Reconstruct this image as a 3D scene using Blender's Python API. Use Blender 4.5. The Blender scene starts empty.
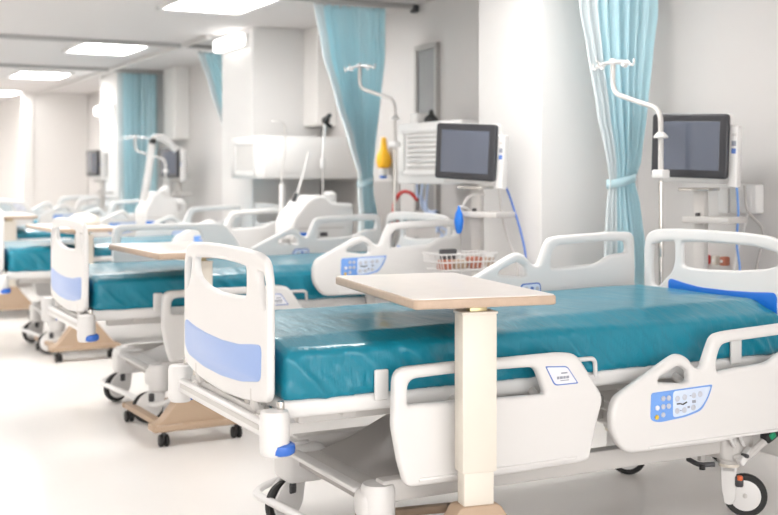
import bpy, bmesh, math, random
from mathutils import Vector, Matrix, noise
random.seed(7)
PI = math.pi
S = bpy.context.scene
COL = S.collection
YAW = math.radians(27.46)

# ------------------------------------------------------------------ materials
def mat(name, col, rough=.4, metal=0., coat=0., spec=.5, emit=None, estr=0., bump=0., bscale=20., trans=0., noise_col=0., nscale=6., sheen=0., alpha=1., subs=0.):
    m = bpy.data.materials.new(name); m.use_nodes = True
    nt = m.node_tree; b = nt.nodes['Principled BSDF']
    b.inputs['Base Color'].default_value = (*col, 1)
    b.inputs['Roughness'].default_value = rough
    b.inputs['Metallic'].default_value = metal
    b.inputs['Coat Weight'].default_value = coat
    b.inputs['Specular IOR Level'].default_value = spec
    b.inputs['Transmission Weight'].default_value = trans
    b.inputs['Sheen Weight'].default_value = sheen
    if emit:
        b.inputs['Emission Color'].default_value = (*emit, 1)
        b.inputs['Emission Strength'].default_value = estr
    tc = None
    if bump or noise_col:
        tc = nt.nodes.new('ShaderNodeTexCoord')
        n = nt.nodes.new('ShaderNodeTexNoise'); n.inputs['Scale'].default_value = bscale if bump else nscale
        n.inputs['Detail'].default_value = 4
        nt.links.new(tc.outputs['Object'], n.inputs['Vector'])
        if bump:
            bp = nt.nodes.new('ShaderNodeBump'); bp.inputs['Strength'].default_value = bump; bp.inputs['Distance'].default_value = .01
            nt.links.new(n.outputs['Fac'], bp.inputs['Height']); nt.links.new(bp.outputs['Normal'], b.inputs['Normal'])
        if noise_col:
            n2 = nt.nodes.new('ShaderNodeTexNoise'); n2.inputs['Scale'].default_value = nscale; n2.inputs['Detail'].default_value = 5
            nt.links.new(tc.outputs['Object'], n2.inputs['Vector'])
            rp = nt.nodes.new('ShaderNodeValToRGB')
            k = noise_col
            rp.color_ramp.elements[0].color = (*[c*(1-k) for c in col], 1)
            rp.color_ramp.elements[1].color = (*[min(1, c*(1+k)) for c in col], 1)
            rp.color_ramp.elements[0].position = .3; rp.color_ramp.elements[1].position = .7
            nt.links.new(n2.outputs['Fac'], rp.inputs['Fac']); nt.links.new(rp.outputs['Color'], b.inputs['Base Color'])
    return m

M = {}
M['white'] = mat('white_plastic', (.745, .735, .725), .32)
M['whitemetal'] = mat('white_enamel', (.74, .73, .72), .35)
M['lgrey'] = mat('light_grey_plastic', (.60, .58, .56), .4)
M['grey'] = mat('grey_plastic', (.42, .40, .385), .45)
M['dgrey'] = mat('dark_grey_plastic', (.06, .06, .065), .4)
M['black'] = mat('black_rubber', (.012, .012, .012), .5)
M['teal'] = mat('teal_vinyl', (.004, .205, .300), .36, spec=.3, coat=.40, bump=.5, bscale=6)
for _n in list(M['teal'].node_tree.nodes):
    if _n.type == 'TEX_NOISE':
        _mp = M['teal'].node_tree.nodes.new('ShaderNodeMapping'); _mp.inputs['Scale'].default_value = (3.2, .8, .8); _mp.inputs['Rotation'].default_value = (0, .35, .15)
        _l = _n.inputs['Vector'].links[0]; _src = _l.from_socket
        M['teal'].node_tree.links.new(_src, _mp.inputs['Vector']); M['teal'].node_tree.links.new(_mp.outputs['Vector'], _n.inputs['Vector'])
    if _n.type == 'BUMP': _n.inputs['Distance'].default_value = .02
M['blue'] = mat('pale_blue_panel', (.30, .425, .74), .3)
M['vivid'] = mat('vivid_blue_plastic', (.012, .17, .66), .3)
M['bumperblue'] = mat('bumper_blue_plastic', (.035, .15, .58), .25)
M['cream'] = mat('cream_enamel', (.74, .69, .61), .4)
M['tan'] = mat('tan_plastic', (.46, .335, .235), .5)
M['edge'] = mat('wood_edge_band', (.51, .385, .29), .45, noise_col=.06, nscale=30)
M['lam'] = mat('ivory_laminate', (.87, .815, .77), .3, noise_col=.02, nscale=14)
M['chrome'] = mat('brushed_steel', (.62, .60, .57), .25, metal=1)
M['brass'] = mat('brassy_steel', (.45, .38, .22), .3, metal=1)
M['screen'] = mat('screen_glass', (.10, .115, .155), .12, spec=.8)
M['bezel'] = mat('charcoal_bezel', (.035, .036, .042), .35)
M['ctrl_blue'] = mat('control_blue', (.17, .36, .80), .4)
M['ctrl_light'] = mat('control_pale', (.66, .75, .90), .4)
M['ctrl_line'] = mat('control_line', (.10, .20, .55), .4)
M['button'] = mat('silver_button', (.55, .58, .66), .3)
M['yellow'] = mat('yellow_button', (.75, .50, .05), .4)
M['sticker'] = mat('sticker_white', (.80, .81, .86), .4)
M['ink'] = mat('grey_print', (.28, .30, .36), .5)
M['green'] = mat('green_pad', (.0, .28, .13), .4)
M['orange'] = mat('orange_pad', (.70, .13, .03), .4)
M['rust'] = mat('rust_pack', (.45, .16, .10), .6)
M['red'] = mat('red_plastic', (.62, .035, .03), .4)
M['amber'] = mat('amber_plastic', (.95, .50, .02), .3)
M['tube'] = mat('clear_blue_hose', (.50, .60, .80), .3)
M['curtain'] = mat('aqua_curtain', (.74, .92, .98), .85, bump=.05, bscale=60, sheen=.2)
M['pale_edge'] = mat('white_curtain_edge', (.82, .88, .90), .85)  # whiter strip along one edge of each curtain
M['wall'] = mat('white_wall_paint', (.81, .79, .77), .6, noise_col=.008, nscale=2)
M['recess'] = mat('shaded_recess_wall_paint', (.63, .608, .595), .6, noise_col=.008, nscale=2)  # wall white darkened, so the shade on the head wall is in the colour
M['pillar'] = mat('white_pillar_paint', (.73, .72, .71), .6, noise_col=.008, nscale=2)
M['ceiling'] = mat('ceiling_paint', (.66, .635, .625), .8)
M['window'] = mat('grey_window_glass', (.33, .34, .345), .15, noise_col=.08, nscale=3)
M['frame'] = mat('grey_frame', (.42, .41, .40), .4)
M['lamp'] = mat('lamp_diffuser', (.9, .9, .9), .5, emit=(1, .98, .955), estr=9.)
M['lampwall'] = mat('wall_lamp_diffuser', (.9, .9, .9), .5, emit=(1, .98, .95), estr=1.3)

def translucent(m, col, k):
    nt = m.node_tree; b = nt.nodes['Principled BSDF']; o = nt.nodes['Material Output']
    t = nt.nodes.new('ShaderNodeBsdfTranslucent'); t.inputs['Color'].default_value = (*col, 1)
    x = nt.nodes.new('ShaderNodeMixShader'); x.inputs['Fac'].default_value = k
    nt.links.new(b.outputs[0], x.inputs[1]); nt.links.new(t.outputs[0], x.inputs[2]); nt.links.new(x.outputs[0], o.inputs['Surface'])
translucent(M['curtain'], (.72, .94, .98), .45)
translucent(M['pale_edge'], (.85, .92, .94), .35)
def floor_mat():
    m = bpy.data.materials.new('polished_vinyl_floor'); m.use_nodes = True
    nt = m.node_tree; b = nt.nodes['Principled BSDF']
    tc = nt.nodes.new('ShaderNodeTexCoord')
    n = nt.nodes.new('ShaderNodeTexNoise'); n.inputs['Scale'].default_value = 1.3; n.inputs['Detail'].default_value = 6
    nt.links.new(tc.outputs['Object'], n.inputs['Vector'])
    r = nt.nodes.new('ShaderNodeValToRGB')
    r.color_ramp.elements[0].color = (.86, .83, .80, 1); r.color_ramp.elements[0].position = .3
    r.color_ramp.elements[1].color = (.90, .87, .845, 1); r.color_ramp.elements[1].position = .7
    nt.links.new(n.outputs['Fac'], r.inputs['Fac']); nt.links.new(r.outputs['Color'], b.inputs['Base Color'])
    b.inputs['Roughness'].default_value = .28
    b.inputs['Specular IOR Level'].default_value = .5
    return m
M['floor'] = floor_mat()

# ------------------------------------------------------------------ mesh builder
class MB:
    def __init__(s):
        s.bm = bmesh.new(); s.mats = []
    def mi(s, m):
        if m not in s.mats: s.mats.append(m)
        return s.mats.index(m)
    def _mark(s, before, m):
        i = s.mi(m)
        for f in s.bm.faces:
            if f not in before: f.material_index = i
    def box(s, c, d, m, bev=.0, rot=None, seg=2):
        bf = set(s.bm.faces)
        r = bmesh.ops.create_cube(s.bm, size=1)
        vs = r['verts']
        for v in vs: v.co = Vector((v.co.x*d[0], v.co.y*d[1], v.co.z*d[2]))
        if bev > 0:
            es = list({e for v in vs for e in v.link_edges})
            rr = bmesh.ops.bevel(s.bm, geom=es, offset=min(bev, .49*min(d)), segments=seg, affect='EDGES', profile=.5)
        nv = {v for f in s.bm.faces if f not in bf for v in f.verts}
        mtx = Matrix.Translation(c) @ (rot.to_4x4() if rot else Matrix())
        for v in nv: v.co = mtx @ v.co
        s._mark(bf, m); return s
    def lathe(s, prof, base, axis, m, n=24):
        """prof: list of (r, h) ; axis direction vector"""
        bf = set(s.bm.faces)
        q = Vector((0, 0, 1)).rotation_difference(Vector(axis).normalized()).to_matrix()
        rings = []
        for r, h in prof:
            if r < 1e-6:
                rings.append([s.bm.verts.new(Vector(base) + q @ Vector((0, 0, h)))])
            else:
                rings.append([s.bm.verts.new(Vector(base) + q @ Vector((r*math.cos(2*PI*k/n), r*math.sin(2*PI*k/n), h))) for k in range(n)])
        for a, b in zip(rings, rings[1:]):
            for k in range(n):
                k2 = (k+1) % n
                if len(a) == 1 and len(b) == 1: continue
                if len(a) == 1: s.bm.faces.new((a[0], b[k2], b[k]))
                elif len(b) == 1: s.bm.faces.new((a[k], a[k2], b[0]))
                else: s.bm.faces.new((a[k], a[k2], b[k2], b[k]))
        if len(rings[0]) > 1: s.bm.faces.new(list(reversed(rings[0])))
        if len(rings[-1]) > 1: s.bm.faces.new(rings[-1])
        s._mark(bf, m); return s
    def cyl(s, base, axis, r, h, m, n=24, bev=None):
        b = min(r, h)*.15 if bev is None else bev
        return s.lathe([(0, 0), (r-b, 0), (r-b*.3, b*.3), (r, b), (r, h-b), (r-b*.3, h-b*.3), (r-b, h), (0, h)], base, axis, m, n)
    def torus(s, c, axis, R, r, m, n=32, k=10):
        bf = set(s.bm.faces)
        q = Vector((0, 0, 1)).rotation_difference(Vector(axis).normalized()).to_matrix()
        g = [[s.bm.verts.new(Vector(c) + q @ Vector(((R+r*math.cos(2*PI*j/k))*math.cos(2*PI*i/n), (R+r*math.cos(2*PI*j/k))*math.sin(2*PI*i/n), r*math.sin(2*PI*j/k)))) for j in range(k)] for i in range(n)]
        for i in range(n):
            for j in range(k):
                s.bm.faces.new((g[i][j], g[(i+1) % n][j], g[(i+1) % n][(j+1) % k], g[i][(j+1) % k]))
        s._mark(bf, m); return s
    def tube(s, pts, r, m, n=10, fillet=0., closed=False, flat=1.):
        bf = set(s.bm.faces)
        P = [Vector(p) for p in pts]
        if fillet: P = fillet3(P, fillet)
        rings = []; up = None
        L = len(P)
        for i, p in enumerate(P):
            if closed: t = (P[(i+1) % L]-P[i-1]).normalized()
            elif i == 0: t = (P[1]-P[0]).normalized()
            elif i == L-1: t = (P[-1]-P[-2]).normalized()
            else: t = ((P[i+1]-P[i]).normalized()+(P[i]-P[i-1]).normalized()).normalized()
            if up is None:
                up = Vector((0, 0, 1)) if abs(t.z) < .9 else Vector((1, 0, 0))
            x = up.cross(t).normalized(); up = t.cross(x).normalized()
            rr = r[i] if isinstance(r, (list, tuple)) else r
            rings.append([s.bm.verts.new(p + x*rr*math.cos(2*PI*k/n) + up*rr*flat*math.sin(2*PI*k/n)) for k in range(n)])
        pairs = list(zip(rings, rings[1:])) + ([(rings[-1], rings[0])] if closed else [])
        for a, b in pairs:
            for k in range(n): s.bm.faces.new((a[k], a[(k+1) % n], b[(k+1) % n], b[k]))
        if not closed:
            s.bm.faces.new(list(reversed(rings[0]))); s.bm.faces.new(rings[-1])
        s._mark(bf, m); return s
    def prism(s, pts, holes, t, bev, mtx, m, res=2):
        """2-D outline with holes, thickness t centred, rounded edges; mtx maps (a, b, w) to 3-D"""
        cu = bpy.data.curves.new('tmp', 'CURVE'); cu.dimensions = '2D'; cu.fill_mode = 'BOTH'
        for ring in [pts]+list(holes):
            sp = cu.splines.new('POLY'); sp.points.add(len(ring)-1)
            for q, p in zip(sp.points, ring): q.co = (p[0], p[1], 0, 1)
            sp.use_cyclic_u = True
        cu.extrude = max(t/2-bev, .0001); cu.bevel_depth = bev; cu.bevel_resolution = res; cu.offset = -bev
        ob = bpy.data.objects.new('tmp', cu); COL.objects.link(ob)
        dg = bpy.context.evaluated_depsgraph_get()
        me = bpy.data.meshes.new_from_object(ob.evaluated_get(dg))
        me.transform(mtx)
        bf = set(s.bm.faces)
        s.bm.from_mesh(me)
        s._mark(bf, m)
        bpy.data.objects.remove(ob); bpy.data.curves.remove(cu); bpy.data.meshes.remove(me)
        return s
    def build(s, name, parent=None, smooth=35, loc=None):
        bmesh.ops.remove_doubles(s.bm, verts=s.bm.verts, dist=1e-5)
        bmesh.ops.recalc_face_normals(s.bm, faces=s.bm.faces)
        me = bpy.data.meshes.new(name); s.bm.to_mesh(me); s.bm.free()
        for m in s.mats: me.materials.append(M[m])
        if smooth:
            me.shade_smooth(); me.set_sharp_from_angle(angle=math.radians(smooth))
        o = bpy.data.objects.new(name, me); COL.objects.link(o)
        if parent: o.parent = parent
        if loc: o.location = loc
        return o

def fillet3(P, r):
    out = [P[0]]
    for a, b, c in zip(P, P[1:], P[2:]):
        d1 = (a-b); d2 = (c-b); k = min(r, d1.length*.48, d2.length*.48)
        p, q = b+d1.normalized()*k, b+d2.normalized()*k
        for i in range(6):
            t = i/5; out.append(p*(1-t)**2 + b*2*t*(1-t) + q*t*t)
    out.append(P[-1]); return out
def rnd(pts, r, n=5):
    """round every corner of a closed 2-D outline; a point may carry its own radius as third value"""
    out = []; L = len(pts)
    for i in range(L):
        a, b, c = Vector(pts[i-1][:2]), Vector(pts[i][:2]), Vector(pts[(i+1) % L][:2])
        rr = pts[i][2] if len(pts[i]) > 2 else r
        d1, d2 = a-b, c-b; k = min(rr, d1.length*.45, d2.length*.45)
        p, q = b+d1.normalized()*k, b+d2.normalized()*k
        for j in range(n+1):
            t = j/n; v = p*(1-t)**2 + b*2*t*(1-t) + q*t*t; out.append((v.x, v.y))
    return out
def MX(ax, ay, az, o=(0, 0, 0)):
    m = Matrix((ax, ay, az)).transposed().to_4x4(); m.translation = Vector(o); return m
def UZ(v): return MX((1, 0, 0), (0, 0, 1), (0, -1, 0), (0, v, 0))      # outline in length/height, thickness across
def VZ(u): return MX((0, 1, 0), (0, 0, 1), (1, 0, 0), (u, 0, 0))       # outline in width/height, thickness along
def XY(z): return MX((1, 0, 0), (0, 1, 0), (0, 0, 1), (0, 0, z))
def tag(o, label, cat, group=None):
    o['label'] = label; o['category'] = cat
    if group: o['group'] = group
    return o
def thing(name, label, cat, loc=(0, 0, 0), rz=0., group=None):
    o = bpy.data.objects.new(name, None); o.empty_display_size = .1; COL.objects.link(o)
    o.location = loc; o.rotation_euler = (0, 0, rz)
    return tag(o, label, cat, group)
def struct(mb, name):
    o = mb.build(name, smooth=None); o['kind'] = 'structure'; return o
def copy_tree(src, parent=None):
    c = src.copy(); COL.objects.link(c)
    if parent: c.parent = parent
    for ch in list(src.children): copy_tree(ch, c)
    return c

# ------------------------------------------------------------------ the room
CZ = 2.6
XW = 4.15
struct(MB().box((.6, 10, -.05), (7.6, 27, .1), 'floor'), 'floor')
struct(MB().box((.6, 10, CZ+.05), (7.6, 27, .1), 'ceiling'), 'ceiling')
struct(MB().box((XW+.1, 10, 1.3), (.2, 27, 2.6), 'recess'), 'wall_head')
struct(MB().box((-3.1, 10, 1.3), (.2, 27, 2.6), 'wall'), 'wall_aisle')
struct(MB().box((.6, 23.6, 1.3), (7.6, .2, 2.6), 'wall'), 'wall_end')
struct(MB().box((3.72, 20.9, 1.3), (.86, 5.2, 2.6), 'wall', .01), 'wall_block')
struct(MB().box((3.235, 18.36, 1.3), (.15, .16, 2.6), 'wall', .01), 'wall_block_edge')
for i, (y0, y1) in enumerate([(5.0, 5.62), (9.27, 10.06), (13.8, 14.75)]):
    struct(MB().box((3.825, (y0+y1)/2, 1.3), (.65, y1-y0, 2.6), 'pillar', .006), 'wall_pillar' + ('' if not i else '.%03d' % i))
# service ducts boxed in beside the far side of each recess, narrow floor-to-ceiling boxing
for i, (y, w) in enumerate([(9.12, .3), (13.3, .45)]):
    struct(MB().box((4.06, y-.0, 1.75+.425), (.18, w, .85) if i == 0 else (.18, w, .85), 'wall', .008), 'trim_%d' % (i+1))
# skirting
struct(MB().box((XW-.01, 10, .05), (.02, 27, .1), 'lgrey', .003), 'baseboard_head')
# tall narrow grey window between second bed and the curtain
wb = MB()
for y in (7.20, 7.50): wb.box((XW-.012, y, 1.66), (.045, .035, 1.22), 'frame', .004)
for z in (1.05, 2.27): wb.box((XW-.012, 7.35, z), (.045, .335, .04), 'frame', .004)
wb.box((XW-.004, 7.35, 1.66), (.016, .27, 1.2), 'window')
struct(wb, 'window_1')

# ceiling lights
def ceil_light():
    t = thing('ceiling_light', '', 'ceiling light', (2.77, 0, CZ))
    fr = MB()
    for y in (-.46, .46): fr.box((0, y, -.012), (.66, .03, .03), 'whitemetal', .004)
    for x in (-.315, .315): fr.box((x, 0, -.012), (.03, .95, .03), 'whitemetal', .004)
    fr.build('frame', t)
    MB().box((0, 0, -.006), (.60, .89, .016), 'lamp').build('diffuser', t)
    return t
L0 = ceil_light()
spots = [(8.0, 'glowing square ceiling panel just above the pillar of the louvred grille box'),
         (11.42, 'glowing panel second in the ceiling row, between two curtain tracks past the grille box'),
         (14.85, 'glowing ceiling panel third in the row, beyond the far curtain track'),
         (18.3, 'small farthest glowing ceiling panel at the edge of the ward'),
         (4.55, None)]
for i, (y, lab) in enumerate(spots):
    o = L0 if i == 0 else copy_tree(L0)
    o.location = (2.77, y, CZ)
    if lab: o['label'] = lab
    else: o['label'] = 'glowing ceiling panel above the nearest beds, out of view'
    o['group'] = 'row of ceiling light panels'
for i, y in enumerate([-1.8, 1.1, 4.55, 8, 11.42, 14.85, 18.3, 21.6]):
    o = copy_tree(L0); o.location = (-.9, y, CZ); o['label'] = 'glowing fill panel added over the aisle, out of view'; o['group'] = 'added aisle fill panels'  # unseen aisle panels, added because the ward needs more light

for y in (8, 11.42, 14.85, 18.3, 21.6):
    o = copy_tree(L0); o.location = (1.0, y, CZ); o['label'] = 'glowing fill panel added over the foot ends, out of view'; o['group'] = 'added foot end fill panels'  # extra unseen row, added to brighten the deep end of the ward
# lamps under the ceiling on the pillars
def wall_lamp(loc, lab):
    t = thing('wall_lamp', lab, 'lamp', loc)
    MB().box((-.02, 0, 0), (.04, .62, .11), 'whitemetal', .01).build('back_plate', t)
    MB().box((-.075, 0, -.005), (.08, .66, .12), 'lampwall', .03, seg=4).build('lamp_cover', t)
wall_lamp((3.5, 9.665, 2.50), 'glowing white lamp box high on the pillar beside the louvred duct box')
wall_lamp((XW, 11.55, 2.37), 'small glowing white lamp box high on the wall of the third bay')
wall_lamp((3.5, 14.28, 2.14), 'tiny glowing white lamp box on the farthest pillar')

# curtain tracks
def track(y, x0, x1, lab):
    b = MB(); b.box(((x0+x1)/2, y, CZ-.02), (x1-x0, .045, .04), 'frame', .008)
    b.box((x1-.02, y, CZ-.035), (.05, .06, .06), 'dgrey', .01)
    o = b.build('curtain_track'); tag(o, lab, 'curtain track')
track(4.72, -1.5, 4.13, 'ceiling track carrying the curtain beside the nearest bed')
track(7.5, -1.5, 4.13, 'grey ceiling track carrying the middle aqua curtain')
track(10.8, -1.5, 4.13, 'grey ceiling track of the curtain half hidden behind the pillar')
track(13.66, -1.5, 4.13, 'grey ceiling track of the farthest aqua curtain')
o = MB().box((3.36, 16.5, CZ-.02), (.05, 13, .04), 'lgrey', .008).build('curtain_track'); tag(o, 'pale long ceiling track running along the ward past the far pillars', 'curtain track')

def curtain(name_lab, Y0, levels, nf, amp, tie_z=None, seed=0, pale_edge=.14, grp=None):
    """levels: (z, x_left, x_right); the cloth hangs from its track in folds gathered at the tie"""
    t = thing('curtain', name_lab, 'curtain', (levels[0][1], Y0, 0))
    ox = levels[0][1]
    rs = random.Random(seed)
    ph = [rs.uniform(0, 6.28) for _ in range(6)]
    NZ, NS = 60, 170
    z0, z1 = levels[0][0], levels[-1][0]
    def xr(z):
        for a, b in zip(levels, levels[1:]):
            if a[0] >= z >= b[0]:
                k = (a[0]-z)/(a[0]-b[0]+1e-9); k = k*k*(3-2*k)*.35+k*.65
                return a[1]+(b[1]-a[1])*k, a[2]+(b[2]-a[2])*k
        return levels[-1][1:]
    wtop = levels[0][2]-levels[0][1]
    def pt(s, z):
        a, b = xr(z); w = b-a
        comp = max(.35, min(1.3, w/wtop))
        f = nf*(1+.08*math.sin(3.1*s+ph[0]))
        ang = 2*PI*f*s+ph[1]+.5*math.sin(5*s+ph[2])
        A = amp*(.75+.25*math.sin(7*s+ph[3]))*(1/comp**.35)
        if tie_z: A *= .45+.55*min(1, abs(z-tie_z)/.35)
        y = A*math.sin(ang)+.2*A*math.sin(2.3*ang+ph[4])+.012*math.sin(z*3+s*4+ph[5])
        x = a+w*(s+.25/nf/1.6*math.sin(2*ang)*.4)
        return Vector((x-ox, y, z))
    def sheet(s0, s1, n, nm, m):
        b = MB(); i = b.mi(m)
        g = [[b.bm.verts.new(pt(s0+(s1-s0)*k/n, z0+(z1-z0)*j/NZ)) for k in range(n+1)] for j in range(NZ+1)]
        for j in range(NZ):
            for k in range(n): b.bm.faces.new((g[j][k], g[j][k+1], g[j+1][k+1], g[j+1][k]))
        o = b.build(nm, t, smooth=80)
        sm = o.modifiers.new('thick', 'SOLIDIFY'); sm.thickness = .003; sm.offset = 0
        return o
    sheet(pale_edge, 1, NS, 'curtain_cloth', 'curtain'); sheet(0, pale_edge, 26, 'pale_edge', 'pale_edge')
    if tie_z:
        a, b_ = xr(tie_z); R = (b_-a)/2
        pts = [Vector(((a+b_)/2-ox+(R+.002)*math.cos(2*PI*k/28), (amp*.75+.016)*math.sin(2*PI*k/28), tie_z+.02*math.cos(2*PI*k/28))) for k in range(28)]
        tb = MB(); i = tb.mi('curtain')
        lo = [tb.bm.verts.new(p+Vector((0, 0, -.022))) for p in pts]; hi = [tb.bm.verts.new(p+Vector((0, 0, .022))) for p in pts]
        for k in range(28): tb.bm.faces.new((lo[k], lo[(k+1) % 28], hi[(k+1) % 28], hi[k]))
        o = tb.build('tie_band', t, smooth=60); sm = o.modifiers.new('thick', 'SOLIDIFY'); sm.thickness = .004
    # hooks on the track
    for k in range(9):
        p = pt((k+.5)/9, z0); hk = MB(); hk.tube([(p.x, 0, CZ-.041), (p.x, 0, (z0+CZ-.041)/2), (p.x, p.y, z0-.015)], .004, 'whitemetal', 6)
        hk.build('curtain_hook', t)
    return t
C1 = [(2.55, 3.51, 4.03), (2.17, 3.535, 4.03), (1.98, 3.575, 4.00), (1.67, 3.635, 3.965), (1.40, 3.70, 3.935), (1.30, 3.718, 3.895), (1.18, 3.70, 3.93), (.95, 3.69, 3.96), (.45, 3.68, 3.99)]
curtain('aqua curtain tied back beside the nearest monitor', 4.72, C1, 9, .032, 1.30, 3, .24)
C2 = [(2.55, 3.29, 3.868), (2.2, 3.35, 3.866), (1.88, 3.45, 3.83), (1.56, 3.565, 3.785), (1.33, 3.645, 3.765), (1.20, 3.645, 3.765), (1.05, 3.66, 3.79), (.4, 3.63, 3.84)]
curtain('aqua curtain swept aside and tied, hanging between the second and third beds', 7.5, C2, 10, .034, 1.28, 5, .13)
C3 = [(2.55, 3.45, 3.93), (1.9, 3.46, 3.93), (.4, 3.47, 3.95)]
curtain('farthest aqua curtain, hanging straight beside the small far monitors', 13.66, C3, 8, .036, None, 8, .12)
C4 = [(2.53, 3.50, 4.02), (2.2, 3.62, 4.02), (1.8, 3.76, 4.0), (1.4, 3.84, 3.98), (1.2, 3.83, 3.98), (.4, 3.80, 4.0)]
curtain('aqua curtain swept aside, half hidden behind the far pillar', 10.8, C4, 8, .034, 1.3, 11, .13)

# ------------------------------------------------------------------ hospital bed (origin on the floor under the foot end centre)
RAIL = .52
FOOT = rnd([(.382, .537), (.384, .619), (.388, .722, .05), (.61, .726), (.80, .725), (1.02, .726), (1.093, .718, .06), (1.207, .560, .03), (1.175, .46), (1.145, .348, .03), (1.12, .343), (.86, .337), (.43, .340, .03), (.405, .42)], .02)
FOOT_H = rnd([(.434, .603, .01), (.434, .683, .035), (.61, .688), (.80, .687), (.925, .685, .03), (.962, .590, .012), (.85, .592), (.57, .600)], .012)
HEAD = rnd([(1.240, .505), (1.262, .553), (1.302, .574), (1.408, .624), (1.50, .669), (1.545, .686, .04), (1.588, .668), (1.620, .630), (1.657, .622, .015), (1.684, .685), (1.712, .742, .035), (1.77, .751), (2.06, .763), (2.20, .758, .04), (2.205, .60), (2.20, .37, .04), (2.06, .362), (1.726, .344), (1.300, .349, .05), (1.243, .43)], .03)
HEAD_H1 = rnd([(1.447, .590, .012), (1.455, .606), (1.549, .645, .02), (1.588, .620), (1.594, .580, .015), (1.563, .575), (1.50, .583)], .01)
HEAD_H2 = rnd([(1.726, .606, .015), (1.726, .656), (1.748, .704, .04), (1.80, .711), (2.06, .721), (2.155, .718, .03), (2.16, .665, .02), (2.06, .655, .03), (1.985, .617, .03)], .03)
PANEL = rnd([(p[0]-.022, p[1]+.004)+tuple(p[2:]) for p in [(1.430, .455, .02), (1.434, .552, .012), (1.722, .559, .01), (1.704, .515), (1.668, .468, .02), (1.592, .452), (1.470, .444, .02)]], .02)
PLITE = rnd([(p[0]-.022, p[1]+.004)+tuple(p[2:]) for p in [(1.533, .550, .015), (1.712, .553, .008), (1.694, .512), (1.66, .475, .02), (1.590, .459), (1.533, .455, .015)]], .02)
def lift(pts, d): return [(p[0], p[1]+d) for p in pts]

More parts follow.
